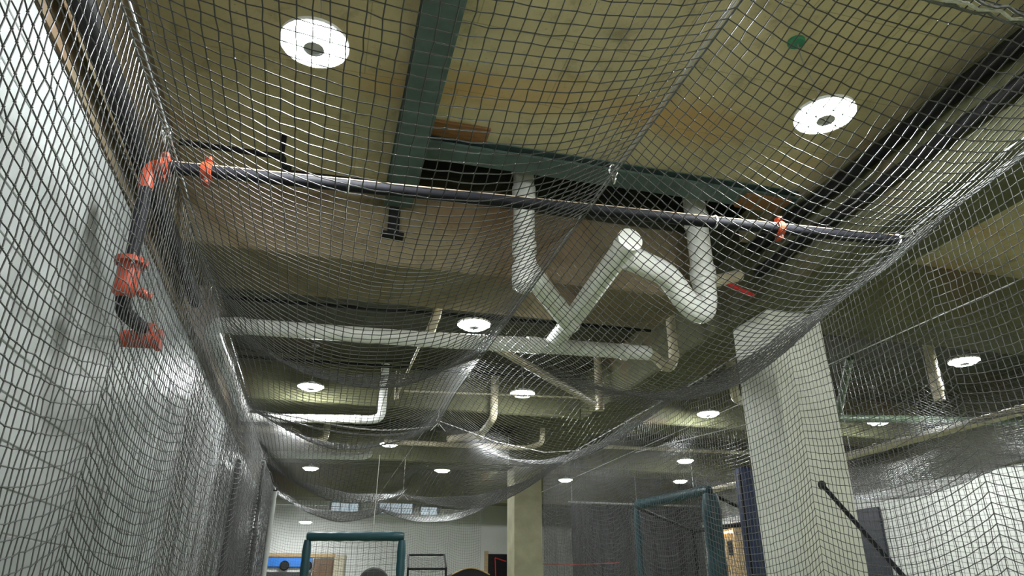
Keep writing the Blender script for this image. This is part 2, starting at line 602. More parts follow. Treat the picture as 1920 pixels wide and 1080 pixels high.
SAG_L = ([0.0, 1.0, 1.8, 2.9, 3.6, 4.9, 6.1, 7.6, 9.2, 11.2, 12.9, 14.8, 16.2],
         [0.10, 0.15, 0.24, 0.43, 0.41, 0.62, 0.24, 0.50, 0.18, 0.42, 0.12, 0.42, 0.20])
SAG_R = ([0.0, 1.3, 2.2, 3.1, 4.4, 6.0, 7.7, 9.3, 11.2, 12.9, 14.4, 16.2],
         [0.20, 0.22, 0.42, 0.54, 0.66, 0.28, 0.55, 0.22, 0.45, 0.15, 0.42, 0.25])


def roof(Xa, Za, Xb, Zb, sag, Y, n, skew=0.0, wob=0.02):
    Y = np.asarray(Y, float)
    s = lerp(Y, *sag)
    u = np.linspace(0, 1, n)
    # even arc length over a parabola of mean sag
    w = float(np.mean(Xb(Y) - Xa(Y)))
    sm = float(np.mean(s))
    fine = np.linspace(0, 1, 400)
    L = np.concatenate([[0], np.cumsum(np.hypot(np.diff(fine) * w, np.diff(sm * 4 * fine * (1 - fine))))])
    u = np.interp(np.linspace(0, L[-1], n), L, fine)
    U, YY = np.meshgrid(u, Y, indexing='ij')
    xa, xb, za, zb = Xa(Y)[None], Xb(Y)[None], Za(Y)[None], Zb(Y)[None]
    X = xa + (xb - xa) * U
    shape = 4 * U * (1 - U) * (1 + skew * (U - 0.5))
    Z = za + (zb - za) * U - s[None] * shape
    Z = Z + wob * shape * np.sin(YY * 2.3 + U * 5) * np.sin(U * 9 + YY * 0.9)
    YY = YY + 0.03 * np.sin(U * 6 + YY * 1.3) * shape
    return np.stack([X, YY, Z], axis=-1)


def rope_along(fx, fz, y0, y1, n=80):
    Y = np.linspace(y0, y1, n)
    return list(zip(fx(Y).tolist(), Y.tolist(), fz(Y).tolist()))


def snap_hook(p, parent, s=1.0, up=(0, 0, 1)):
    x, y, z = p
    pts = [(x + 0.014 * s * math.cos(a), y, z + 0.022 * s * math.sin(a) + 0.022 * s) for a in np.linspace(0, 2 * math.pi, 12, endpoint=False)]
    mb = MB().tube(pts, 0.0035 * s, 6, closed=True)
    pts = [(x, y + 0.010 * s * math.cos(a), z + 0.016 * s * math.sin(a) - 0.012 * s) for a in np.linspace(0, 2 * math.pi, 10, endpoint=False)]
    mb.tube(pts, 0.003 * s, 6, closed=True)
    mb.build('snap_hook', M['chrome'], parent, 60)


YROOF = np.arange(0.25, 16.3, 0.054)
# --- left roof net
t = thing('roof_net', 'black roof net sagging in bellies between the left cable and the mid seam', 'net', (0.2, 8.0, 3.5), 'batting cage nets of the near tunnel')
netting(roof(XLe, ZLe, XMe, ZMe, SAG_L, YROOF, 41, 0.05), t, r=0.0030)
MB().tube(rope_along(XLe, ZLe, 0.25, 16.3, 160), 0.006, 6).build('edge_rope', M['edge_rope'], t, 60)
MB().tube([tuple(p) for p in roof(XLe, ZLe, XMe, ZMe, SAG_L, np.array([16.25, 16.29]), 40)[:, 0]], 0.010, 6).build('end_rope', M['edge_rope'], t, 60)
for y in CLIPS_L:
    if 1 < y < 16:
        snap_hook((-0.88, y, 3.49), t, 1.3)
# cross rope threaded through the belly
MB().tube(smooth_path([(-0.88, 8.55, 3.50), (-0.2, 8.6, 3.43), (0.18, 8.6, 3.37), (0.7, 8.6, 3.34), (1.31, 8.5, 3.42)], 0.3, 5), 0.0075, 6).build('cross_rope', M['rope'], t, 60)
MB().tube(smooth_path([(-0.88, 8.5, 3.47), (-0.3, 8.58, 3.36), (0.25, 8.6, 3.28), (0.8, 8.6, 3.29), (1.31, 8.5, 3.40)], 0.3, 5), 0.010, 6).build('cross_rope', M['edge_rope'], t, 60)
# --- right roof net
t = thing('roof_net', 'black roof net sagging from the mid seam to the right cable', 'net', (2.4, 8.0, 3.5), 'batting cage nets of the near tunnel')
netting(roof(XMe, ZMe, XRe, ZRe, SAG_R, YROOF, 48, 0.10), t, r=0.0030)
MB().tube(rope_along(XMe, ZMe, 0.25, 16.3, 160), 0.006, 6).build('seam_rope', M['edge_rope'], t, 60)
MB().tube(rope_along(XRe, ZRe, 0.25, 16.3, 200), 0.006, 6).build('edge_rope', M['edge_rope'], t, 60)
cr = roof(XMe, ZMe, XRe, ZRe, SAG_R, np.array([1.30, 1.36]), 46)
for k2, dy in enumerate((-0.02, 0.0, 0.018)):
    MB().tube([(p[0], p[1] + dy + 0.006 * math.sin(i * 1.9 + k2), p[2] - 0.006 + 0.006 * math.cos(i * 2.3 + k2)) for i, p in enumerate(cr[:, 0])], 0.006, 6).build('cross_rope', M['edge_rope'] if k2 != 1 else M['rope'], t, 60)
for y in CLIPS_R:
    if 1 < y < 16:
        snap_hook((float(XRe(y)), y, 3.49), t, 1.3)
snap_hook((1.31, 2.83, 3.50), t, 1.6)
snap_hook((1.31, 6.5, 3.50), t, 1.3)


def side(Xe, Ze, clips, Y, sagz, bulge, side_sign, zbot=0.03, tail=0.0):
    """vertical net: cusped folds under the clips, hanging in swags between"""
    Y = np.asarray(Y, float)
    sc = scallop(Y, clips, 0.95)
    n = int(3.5 / 0.052)
    V = np.linspace(0, 1, n)
    VV, YY = np.meshgrid(V, Y, indexing='ij')
    SC = np.broadcast_to(sc[None], VV.shape)
    drop = np.minimum(VV * 2.2, 1.0)
    Z = Ze(Y)[None] - VV * (3.47 - zbot) - sagz * SC * drop * np.minimum((1 - VV) * 6, 1)
    fold = np.cos(2 * np.pi * YY / 0.45 + 2.0 * VV)
    X = Xe(Y)[None] + side_sign * (bulge * SC * np.minimum(VV * 3, 1) + 0.003 * fold * drop) + tail * VV
    YYo = YY + 0.03 * np.sin(VV * 5 + YY) * drop
    return np.stack([X, YYo, Z], axis=-1)


# --- left side net in two lengths
t = thing('side_net', 'black side net hanging in swags along the white block wall', 'net', (-0.88, 5.8, 0), 'batting cage nets of the near tunnel')
netting(side(XLe, ZLe, CLIPS_L, np.arange(0.25, 11.28, 0.046), 0.125, 0.012, -1), t)
t2 = thing('side_net', 'short dark length of side net between the two gathered net ends', 'net', (-0.88, 13.2, 0), 'batting cage nets of the near tunnel')
netting(side(XLe, ZLe, CLIPS_L, np.arange(11.5, 14.9, 0.046), 0.125, 0.012, -1), t2, knots=False)


def bundle(x, y, ztop, label, w=0.07, group=None, mat=None):
    """net gathered into a hanging bundle: an accordion of folds"""
    tt = thing('gathered_net', label, 'net', (x, y, 0), group)
    n = 26
    V = np.linspace(0, 1, int(ztop / CELL))
    A = np.linspace(0, 1, n)
    VV, AA = np.meshgrid(V, A, indexing='ij')
    ph = AA * 2 * np.pi * 5
    flare = 0.5 + 0.8 * VV
    X = x + w * flare * np.sin(ph) * 0.8 + 0.012 * np.sin(VV * 21 + AA * 8)
    Y = y + w * flare * 2.2 * (AA - 0.5) + 0.02 * np.cos(ph * 0.5 + VV * 3)
    Z = ztop - VV * (ztop - 0.03)
    netting(np.stack([X, Y, Z], axis=-1), tt, r=0.003, knots=False, mat=mat)
    MB().tube([(x + 0.03 * math.cos(a), y + 0.04 * math.sin(a), ztop - 0.08) for a in np.linspace(0, 2 * math.pi, 10, endpoint=False)], 0.006, 6, closed=True).build('tie_cord', M['rope'], tt, 60)


bundle(-0.88, 11.38, 3.46, 'gathered end of the left side net hanging in a dark vertical bundle', 0.07)
t = thing('steel_post', 'pale grey post at the far end of the left side net', 'post', (-0.86, 15.0, 0))
MB().tube([(-0.86, 15.0, 0.01), (-0.86, 15.0, 3.40)], 0.055, 16).build('shaft', M['post'], t, 60)
MB().box(-1.0, -0.72, 14.88, 15.14, 0.0, 0.015, 0.003).build('base_plate', M['grey_metal'], t)
MB().tube([(-0.86, 15.0, 3.395), (-0.86, 15.0, 3.42)], 0.062, 16).build('cap', M['black'], t, 60)
tag(MB().box(XL + 0.002, XL + 0.07, 11.7, 15.6, 0.05, 3.45, 0.02).build('wall_pad', M['navy_dark']), 'dark navy wall pad behind the short length of left side net', 'pad')

# --- right side net
t = thing('side_net', 'black side net hanging in swags in front of the cream column', 'net', (3.6, 6.0, 0), 'batting cage nets of the near tunnel')
netting(side(XRe, ZRe, CLIPS_R, np.arange(0.25, 11.8, CELL), lerp(np.arange(0.25, 11.8, CELL), [0, 5.5, 7.5, 13], [0.13, 0.13, 0.26, 0.28])[None], 0.03, 1), t)


# --- end net across the tunnel
def end_net(x0, x1, y, ztop, clips, label, sagz=0.14, group=None):
    tt = thing('end_net', label, 'net', ((x0 + x1) / 2, y, 0), group)
    Xs = np.arange(x0, x1, CELL)
    sc = scallop(Xs, clips)
    V = np.linspace(0, 1, int(ztop / CELL))
    VV, XX = np.meshgrid(V, Xs, indexing='ij')
    SC = sc[None]
    Z = ztop - VV * (ztop - 0.03) - sagz * SC * np.minimum(VV * 4, 1) * np.minimum((1 - VV) * 6, 1)
    Yq = y + 0.06 * SC * np.minimum(VV * 3, 1) + 0 * XX
    netting(np.stack([XX, Yq, Z], axis=-1), tt, knots=False, r=0.0024)
    MB().tube([(float(x), y, ztop) for x in np.linspace(x0, x1, 24)], 0.006, 6).build('edge_rope', M['edge_rope'], tt, 60)


end_net(-0.88, 3.72, 16.4, 3.3, [-0.88, 0.3, 1.31, 2.2, 2.9, 3.73], 'end net closing the tunnel in front of the white far wall', 0.12, 'batting cage nets of the near tunnel')


# --- next lane
def XA(Y): return np.full_like(np.asarray(Y, float), 4.60)
def ZA(Y): return 3.50 - 0.05 * scallop(Y, CLIPS_R)
def XB(Y): return np.full_like(np.asarray(Y, float), 6.05)
def ZB_(Y): return np.full_like(np.asarray(Y, float), 3.02)
def XC(Y): return np.full_like(np.asarray(Y, float), 8.6)
def ZC_(Y): return 3.45 - 0.05 * scallop(Y, CLIPS_R)


t = thing('roof_net', 'slack black roof net of the next lane above the beige tube', 'net', (5.3, 8, 3.4), 'nets of the next lanes')
netting(roof(XA, ZA, XB, ZB_, ([2, 4, 6, 8, 10, 12], [0.15, 0.3, 0.12, 0.3, 0.15, 0.3]), np.arange(2.6, 11.5, 0.05), 34), t, knots=False, r=0.0021)
t = thing('roof_net', 'heavy dark net belly drooping below the beige tube', 'net', (7.3, 8, 3.4), 'nets of the next lanes')
netting(roof(XB, ZB_, XC, ZC_, ([2, 4, 5.5, 7.5, 9, 12], [0.36, 0.38, 0.34, 0.55, 0.42, 0.5]), np.arange(2.6, 11.5, 0.05), 56), t, knots=False, r=0.0021)
t = thing('side_net', 'net curtain under the beige tube in front of the pale right wall', 'net', (6.05, 6, 0), 'nets of the next lanes')
netting(side(XB, ZB_, [0, 2.2, 4.1, 6.0, 7.9, 9.8, 11.7], np.arange(2.6, 11.4, CELL), 0.10, 0.05, 1, zbot=0.45), t, knots=False, r=0.0021)
t = thing('side_net', 'net curtain with swags behind the teal net frame', 'net', (4.6, 10, 0), 'nets of the next lanes')
netting(side(XA, ZA, [6.0, 7.9, 9.86, 11.8, 13.7, 15.6], np.arange(9.15, 15.4, CELL), 0.14, 0.06, 1), t, knots=False, r=0.0021)

# beige tube carrying the lane nets
t = thing('net_tube', 'long beige tube carrying the net of the next lane', 'tube', (6.05, 7, 3.0))
MB().tube([(6.05, 2.6, 3.06), (6.05, 5, 3.03), (6.05, 8, 3.02), (6.05, 11.5, 3.05)], 0.045, 16).build('tube', M['tube'], t, 60)
for y in np.arange(3.0, 11.4, 0.9):
    pts = [(6.05 + 0.05 * math.cos(a), y, 3.035 + 0.05 * math.sin(a)) for a in np.linspace(0, 2 * math.pi, 14, endpoint=False)]
    MB().tube(pts, 0.004, 5, closed=True).build('cable_tie', M['tie'], t, 60)
for y in (3.2, 7.0, 10.8):
    MB().tube([(6.05, y, 3.08), (6.05, y, ZC)], 0.006, 6).build('hanger_rod', M['grey_metal'], t, 60)


# --- support cables
def cable(pts, label, r=0.0045):
    tag(MB().tube(pts, r, 6).build('support_cable', M['cable'], None, 60), label, 'cable', 'net support cables')


cable([(-0.875, y, 3.525) for y in (0.0, 4, 8, 12, 16.8)], 'steel cable above the left edge of the roof net')
cable([(1.31, y, 3.53 + (0.0 if y < 8 else 0.05)) for y in (0.0, 4, 8, 12, 16.8)], 'steel cable above the mid seam of the roof nets')
cable([(float(XRe(y)) + 0.004, y, 3.535) for y in np.linspace(0, 16.8, 40)], 'pale steel cable along the right edge of the roof net', 0.006)
cable([(4.60, y, 3.53) for y in (2, 8, 15.5)], 'steel cable carrying the net curtain of the next lane')
# drop cords at the mid seam and cross ropes further off
for (y, lab) in ((8.3, 'thin dark drop cord holding up the mid seam where it starts to dip'), (11.6, 'pale drop cord hooked to the lowest point of the mid seam')):
    tt = thing('drop_cord', lab, 'cord', (1.31, y, 3.58))
    zt = float(ZMe(y))
    MB().tube([(1.31, y, 3.58), (1.31, y + 0.02, zt + 0.05)], 0.005, 6).build('cord', M['rope'], tt, 60)
    snap_hook((1.31, y + 0.02, zt), tt, 1.5)
    for dx in (-0.09, 0.09):
        MB().tube([(1.31, y + 0.02, zt), (1.31 + dx, y + 0.02, zt - 0.10)], 0.004, 5).build('bridle', M['rope'], tt, 60)
tag(MB().tube([(1.31, 8.3, 3.44), (2.2, 9.0, 3.37), (3.1, 9.7, 3.40), (3.72, 9.92, 3.50)], 0.005, 6).build('cross_line', M['rope'], None, 60), 'pale cross line running from the mid seam to the right cable hook', 'cord')
tag(MB().tube([(4.60, 9.86, 3.5), (5.0, 8.6, 3.52), (5.35, 7.9, 3.56)], 0.006, 6).build('cross_line', M['rope'], None, 60), 'pale line stretched right from a hook beside the teal net frame', 'cord')
tag(MB().tube([(0.62, 8.2, 2.14), (0.63, 8.2, 2.98)], 0.004, 5).build('hanging_string', M['rope'], None, 60), 'thin pale string hanging down to the padded screen', 'string')

# ------------------------------------------------------------------ sprinkler main with orange couplings
t = thing('sprinkler_main', 'black steel sprinkler main with orange grooved couplings crossing the tunnel', 'pipe', (0.0, 3.3, 3.5))


def pipe_y(x):
    return 3.40 - (x + 0.99) * 0.071


PR = 0.035
MB().tube([(-0.92, pipe_y(-0.92), 3.53), (3.42, pipe_y(3.42), 3.53)], PR, 20).build('cross_pipe', M['black_pipe'], t, 60)
# dust lying along the top of the pipe
s = MB()
xs = np.linspace(-0.90, 3.40, 30)
for sgn in (0,):
    verts, faces = [], []
    for x in xs:
        for a in np.linspace(math.radians(60), math.radians(152), 5):
            verts.append((x, pipe_y(x) + math.cos(a) * (PR + 0.002), 3.53 + math.sin(a) * (PR + 0.002)))
    for i in range(len(xs) - 1):
        for j in range(4):
            faces.append((i * 5 + j, (i + 1) * 5 + j, (i + 1) * 5 + j + 1, i * 5 + j + 1))
    s.add(verts, faces)
s.build('dust_layer', M['dust'], t, 60)
MB().tube(smooth_path([(-0.92, pipe_y(-0.92), 3.53), (-1.02, 3.41, 3.53), (-1.02, 3.42, 3.40)], 0.08, 6), 0.037, 20).build('elbow', M['orange'], t, 60)
MB().tube([(-1.02, 3.42, 3.42), (-1.01, 3.45, 2.98)], PR * 0.95, 20).build('riser', M['black_pipe'], t, 60)


def coupling(c, axis, parent, r=0.055, w=0.045):
    d = Vector(axis).normalized()
    p = Vector(c)
    mb = MB().tube([p - d * w, p - d * w * 0.97, p - d * w * 0.55, p - d * w * 0.5, p + d * w * 0.5, p + d * w * 0.55, p + d * w * 0.97, p + d * w],
                   [r * 0.7, r * 0.92, r * 0.92, r, r, r * 0.92, r * 0.92, r * 0.7], 20)
    side_v = d.cross(Vector((0, 1, 0.2))).normalized()
    cp = mb.build('coupling', M['orange'], parent, 40)
    for sg in (-1, 1):
        q = p + side_v * sg * (r + 0.008)
        MB().box(q.x - 0.016, q.x + 0.016, q.y - 0.024, q.y + 0.024, q.z - 0.014, q.z + 0.014, 0.004).build('lug', M['orange'], cp)
        MB().tube([q - Vector((0, 0.034, 0)), q + Vector((0, 0.034, 0))], 0.007, 8).build('bolt', M['chrome'], cp, 60)


coupling((-0.74, pipe_y(-0.74), 3.53), (1, -0.07, 0), t, 0.052, 0.026)
coupling((2.52, pipe_y(2.52), 3.53), (1, -0.07, 0), t, 0.050, 0.022)
coupling((-0.95, 3.40, 3.53), (1, -0.07, 0), t, 0.052, 0.028)
# flanged valve body under the riser
MB().lathe([(0.0005, 0.03), (0.075, 0.03), (0.075, 0.005), (0.05, 0.0), (0.048, -0.06), (0.055, -0.10), (0.05, -0.15), (0.03, -0.17), (0.0005, -0.17)], (-1.01, 3.45, 2.98), 24).build('valve_body', M['orange'], t, 40)
for a in (0.4, 2.0, 3.5, 5.1):
    MB().tube([(-1.01 + 0.064 * math.cos(a), 3.45 + 0.064 * math.sin(a), 2.965), (-1.01 + 0.064 * math.cos(a), 3.45 + 0.064 * math.sin(a), 3.025)], 0.008, 8).build('bolt', M['chrome'], t, 60)
MB().tube([(-0.955, 3.47, 2.86), (-0.90, 3.50, 2.84)], 0.022, 12).build('side_outlet', M['orange'], t, 60)
MB().tube(smooth_path([(-1.01, 3.45, 2.84), (-1.01, 3.50, 2.76), (-1.0, 3.86, 2.80)], 0.06, 5), 0.036, 16).build('lower_riser', M['black_pipe'], t, 60)
# wall tee and feed pipe
MB().tube([(-1.30, 3.92, 2.745), (-1.09, 3.90, 2.745)], 0.016, 12).build('wall_stub', M['chrome'], t, 60)
MB().tube([(-1.10, 3.90, 2.75), (-0.925, 3.90, 2.755)], 0.046, 20).build('tee', M['orange'], t, 60)
MB().tube([(-1.0, 3.90, 2.75), (-1.0, 3.87, 2.84)], 0.052, 20).build('tee_neck', M['orange'], t, 60)
MB().tube([(-0.93, 3.90, 2.756), (-0.905, 3.90, 2.757)], 0.060, 20).build('end_cap', M['orange'], t, 60)
MB().tube([(-0.92, 3.50, 2.86), (-0.915, 3.72, 2.81), (-0.915, 3.86, 2.79)], 0.007, 8).build('drain_tube', M['chrome'], t, 60)
for x in (-0.02, 2.10, 3.32):
    pts = [(x, pipe_y(x) + (PR + 0.004) * math.cos(a), 3.53 + (PR + 0.004) * math.sin(a)) for a in np.linspace(0, 2 * math.pi, 14, endpoint=False)]
    MB().tube(pts, 0.0055, 6, closed=True).build('cable_tie', M['tie'], t, 60)


# ------------------------------------------------------------------ drains and other services
def drain(name, label, pts, r, mat, rad=0.14, collars=(), cat='pipe', group=None):
    P = smooth_path(pts, rad, 7)
    b0 = pts[0]
    tt = thing(name, label, cat, b0, group)
    pp = MB().tube(P, r, 20).build('pipe', mat, tt, 60)
    for (c, ax, w) in collars:
        d = Vector(ax).normalized()
        p = Vector(c)
        MB().tube([p - d * w, p + d * w], r * 1.13, 20).build('collar', mat, pp, 40)
    return tt


drain('drain_pipe', 'white drain dropping from the opening on the left and bending down to the junction',
      [(1.37, 4.72, 6.0), (1.37, 4.72, 3.88), (1.99, 5.38, 3.67)], 0.086, M['pvc'], 0.1,
      [((1.37, 4.72, 4.52), (0, 0, 1), 0.06), ((1.37, 4.72, 4.02), (0, 0, 1), 0.05), ((1.37, 4.72, 3.78), (0, 0, 1), 0.10)])
sweep = MB().tube([(1.37, 4.72, 3.86), (1.37, 4.72, 3.74), (1.372, 4.722, 3.69), (1.376, 4.726, 3.65), (1.38, 4.73, 3.63)], [0.099, 0.099, 0.088, 0.055, 0.012], 20).build('rounded_end', M['pvc'], None, 60)
last = bpy.data.objects['drain_pipe']
sweep.parent = last
sweep.location = -last.location
drain('drain_pipe', 'white drain dropping from the opening on the right and hooking round a fat elbow',
      [(2.94, 4.72, 6.0), (2.94, 4.72, 3.72), (2.87, 4.69, 3.60), (2.70, 4.62, 3.65), (2.50, 4.52, 3.84), (2.04, 4.30, 3.84)], 0.096, M['pvc'], 0.13,
      [((2.94, 4.72, 4.50), (0, 0, 1), 0.06), ((2.94, 4.72, 3.98), (0, 0, 1), 0.06)])
drain('drain_pipe', 'white junction pipe with a capped end running back to the cross drain',
      [(1.985, 4.10, 3.86), (1.99, 5.2, 3.74), (2.0, 5.98, 3.68)], 0.084, M['pvc'], 0.1,
      [((1.985, 4.13, 3.855), (0, 1, -0.1), 0.05), ((1.99, 5.42, 3.73), (0, 1, -0.1), 0.06)])
drain('drain_pipe', 'long white cross drain running under the slab past the ring light to the left wall',
      [(3.02, 5.98, 3.70), (2.0, 5.98, 3.68), (0.8, 6.10, 3.68), (-1.08, 6.30, 3.72), (-1.10, 6.7, 3.74), (-1.10, 10.1, 3.76)], 0.072, M['pvc'], 0.16,
      [((-0.85, 6.275, 3.715), (-1, 0.1, 0), 0.05), ((-1.10, 6.62, 3.735), (0, 1, 0), 0.05), ((-1.10, 7.6, 3.75), (0, 1, 0), 0.05), ((1.82, 6.0, 3.68), (1, 0, 0), 0.06), ((2.75, 5.98, 3.69), (1, 0, 0), 0.03)])
drain('drain_pipe', 'short yellowed pipe stub dropping into the cross drain beside the ring light',
      [(0.90, 6.02, 4.56), (0.90, 6.02, 3.92), (0.84, 6.10, 3.74)], 0.045, M['pvc_old'], 0.1)
drain('drain_pipe', 'tan vertical pipe ending in a U trap at the right end of the cross drain',
      [(3.33, 6.06, 4.56), (3.33, 6.06, 3.66), (3.22, 6.03, 3.56), (3.11, 6.0, 3.66), (3.0, 5.98, 3.70)], 0.048, M['pvc_old'], 0.1,
      [((3.33, 6.06, 3.74), (0, 0, 1), 0.05), ((3.22, 6.03, 3.60), (1, 0, 0), 0.05)])
drain('drain_pipe', 'olive sloping pipe running right to the foot of the tan pipe at the long beam',
      [(1.55, 6.46, 3.80), (3.38, 8.40, 3.82)], 0.045, M['pvc_old'], 0.1, [((2.4, 7.36, 3.81), (1, 1.05, 0), 0.04)])
drain('drain_pipe', 'tan vertical pipe standing against the lit side of the long beam',
      [(3.52, 8.55, 4.56), (3.52, 8.55, 3.78)], 0.052, M['pvc_old'], 0.1, [((3.52, 8.55, 3.82), (0, 0, 1), 0.05)])
drain('drain_pipe', 'white cross pipe with an upturned end below the second cross beam',
      [(-1.03, 9.98, 3.72), (0.60, 9.62, 3.71), (0.72, 9.6, 3.75), (0.72, 9.58, 4.5)], 0.058, M['pvc'], 0.1, [((0.4, 9.66, 3.71), (1, -0.2, 0), 0.04)])
drain('drain_pipe', 'white cross pipe with a rounded end above the left net belly',
      [(-1.29, 12.8, 3.72), (0.72, 12.5, 3.72), (0.80, 12.5, 3.80)], 0.062, M['pvc'], 0.1)
drain('drain_pipe', 'yellowed elbowed pipes between the two lower white cross pipes',
      [(-1.29, 11.3, 3.84), (-0.5, 11.2, 3.84), (-0.3, 11.3, 3.70), (0.0, 11.3, 3.72), (0.05, 11.3, 4.5)], 0.055, M['pvc_old'], 0.1, [((-0.55, 11.2, 3.84), (1, 0, 0), 0.05)])
drain('drain_pipe', 'kinked olive pipe behind the mid seam above the right net belly',
      [(1.85, 10.7, 3.72), (2.28, 10.35, 3.74), (2.30, 9.75, 3.80), (2.31, 9.60, 3.86), (2.32, 9.58, 4.5)], 0.055, M['pvc_old'], 0.1, [((2.28, 10.35, 3.74), (1, -0.8, 0), 0.05)])
drain('drain_pipe', 'long olive cross pipe with an elbow behind the right roof net',
      [(0.9, 11.05, 3.70), (3.2, 10.95, 3.70), (3.35, 10.6, 3.72), (3.36, 10.52, 4.56)], 0.04, M['pvc_old'], 0.1)
drain('drain_pipe', 'yellowed hooked pipe beside the left edge of the cream column',
      [(4.95, 7.55, 4.56), (4.95, 7.55, 3.90), (5.05, 7.7, 3.80), (5.6, 7.9, 3.86)], 0.06, M['pvc_old'], 0.12)
drain('drain_pipe', 'pale vertical pipe in the dark right of the cream column',
      [(6.75, 6.2, 4.56), (6.75, 6.25, 3.55)], 0.06, M['pvc_old'], 0.1, [((6.75, 6.24, 3.7), (0, 0, 1), 0.05)])
drain('drain_pipe', 'green-tinted cross pipe with a slanting branch right of the cream column',
      [(5.9, 7.7, 3.62), (7.3, 7.4, 3.62), (9.6, 7.2, 3.66)], 0.05, M['pvc_green'], 0.1, [((6.4, 7.6, 3.62), (1, -0.2, 0), 0.05)])
drain('drain_pipe', 'slanting pale branch pipe dropping to the green-tinted cross pipe',
      [(5.95, 6.6, 4.1), (6.45, 7.58, 3.64)], 0.045, M['pvc_green'], 0.1)
drain('drain_pipe', 'tan horizontal outlet behind the right drop pipe at the opening',
      [(2.98, 4.86, 3.95), (3.45, 4.95, 4.14)], 0.055, M['pvc_old'], 0.1)


def conduit(label, pts, r=0.02, mat=None, name='conduit', rad=0.05):
    tt = thing(name, label, 'pipe', pts[0])
    MB().tube(smooth_path(pts, rad, 4), r, 10).build('pipe', mat or M['black'], tt, 60)
    return tt


c = conduit('thin black conduit with a step, above the left half of the sprinkler main',
            [(-1.2, 4.49, 4.40), (-0.50, 4.49, 4.40), (-0.50, 4.50, 4.33), (-0.46, 4.58, 4.33), (0.30, 4.60, 4.36)], 0.022, rad=0.03)
MB().tube([(-0.52, 4.49, 4.38), (-0.52, 4.49, ZC)], 0.02, 10).build('hanger', M['black'], c, 60)
MB().tube([(-0.47, 4.55, 4.22), (-0.47, 4.55, 4.36)], 0.03, 10).build('drop', M['black'], c, 60)
conduit('black conduit crossing behind the V of the white drains', [(-1.2, 7.3, 4.38), (3.6, 7.05, 4.38)], 0.022)
conduit('black conduit crossing above the left ring light', [(-1.25, 9.35, 4.38), (3.6, 9.2, 4.38)], 0.022)
conduit('black conduit crossing right of the cream column', [(4.4, 6.5, 4.30), (9.9, 6.2, 4.30)], 0.025)
conduit('black pipe along the top of the left wall', [(-1.19, YB, 3.80), (-1.19, 6.0, 3.80)], 0.055)
conduit('upper black pipe along the side of the long beam', [(3.60, YB, 4.40), (3.60, 4.9, 4.40)], 0.06)
conduit('lower black pipe along the side of the long beam', [(3.62, YB, 4.17), (3.62, 4.9, 4.17)], 0.05)
c = conduit('thin pale rod hanging under the slab behind the left roof net', [(0.80, 6.32, 3.74), (0.78, 8.42, 3.70)], 0.014, M['pvc_old'])
for dx in (-0.012, 0.03):
    MB().tube([(0.78 + dx, 8.38, 3.70), (0.78 + dx, 8.38, 4.05)], 0.008, 6).build('hanger', M['pvc_old'], c, 60)
conduit('pale thin cross conduit beside the second row of ring lights', [(0.9, 8.6, 3.86), (3.3, 8.3, 3.86)], 0.012, M['pvc_old'])
conduit('green-lit cross rail behind the hooks right of the mid nets', [(4.4, 11.3, 3.86), (9.5, 11.0, 3.86)], 0.03, M['pvc_old'])
conduit('red sprinkler branch running back in the dark behind the right drain', [(3.2, 4.9, 4.05), (3.6, 5.0, 3.98)], 0.02, M['red'])
tag(MB().box(0.31, 0.40, 4.98, 5.05, 4.15, 4.40, 0.006).box(0.27, 0.44, 4.96, 5.055, 4.13, 4.16, 0.004).build('beam_bracket', M['black']), 'dark bracket hanging at the end of the teal steel beam', 'bracket')

# ------------------------------------------------------------------ padded screen, net frame, pad, pole
def padded_bar(p0, p1, r, name, parent, mat, lumps=7):
    p0, p1 = Vector(p0), Vector(p1)
    n = lumps * 4
    pts, rs = [], []
    for k in range(n + 1):
        u = k / n
        pts.append(p0.lerp(p1, u))
        rs.append(r * (1.0 + 0.05 * math.sin(u * lumps * math.pi * 2) + 0.03 * math.sin(u * 23)) * (0.8 if k in (0, n) else 1))
    return MB().tube(pts, rs, 14).build(name, mat, parent, 60)


def screen_net(parent, a, b, z0, z1, sag=0.03, cell=0.058, r=0.0024):
    a, b = Vector(a), Vector(b)
    W = (b - a).length
    U = np.linspace(0, 1, max(3, int(W / cell)))
    V = np.linspace(0, 1, max(3, int((z1 - z0) / cell)))
    VV, UU = np.meshgrid(V, U, indexing='ij')
    d = (b - a)
    nrm = Vector((-d.y, d.x, 0)).normalized()
    B = np.sin(np.pi * UU) * np.sin(np.pi * VV) * sag
    X = a.x + d.x * UU + nrm.x * B
    Y = a.y + d.y * UU + nrm.y * B
    Z = z1 - (z1 - z0) * VV - 0.02 * np.sin(np.pi * UU)
    return netting(np.stack([X, Y, Z], axis=-1), parent, r=r, knots=False)


t = thing('padded_screen', 'square protective screen with teal padded frame standing in the tunnel', 'screen', (0.43, 8.3, 0))
padded_bar((-0.075, 8.42, 2.10), (0.96, 8.16, 2.10), 0.050, 'top_pad', t, M['teal'])
padded_bar((-0.065, 8.42, 0.06), (-0.065, 8.42, 2.06), 0.046, 'post', t, M['teal'], 12)
padded_bar((0.94, 8.165, 0.06), (0.94, 8.165, 2.06), 0.046, 'post', t, M['teal'], 12)
padded_bar((-0.065, 8.42, 0.08), (0.94, 8.165, 0.08), 0.04, 'bottom_bar', t, M['teal'])
for x, y in ((-0.065, 8.42), (0.94, 8.165)):
    MB().tube([(x - 0.1, y - 0.4, 0.025), (x + 0.1, y + 0.4, 0.025)], 0.02, 10).build('foot', M['grey_metal'], t, 60)
screen_net(t, (-0.03, 8.41, 0), (0.91, 8.17, 0), 0.12, 2.06)

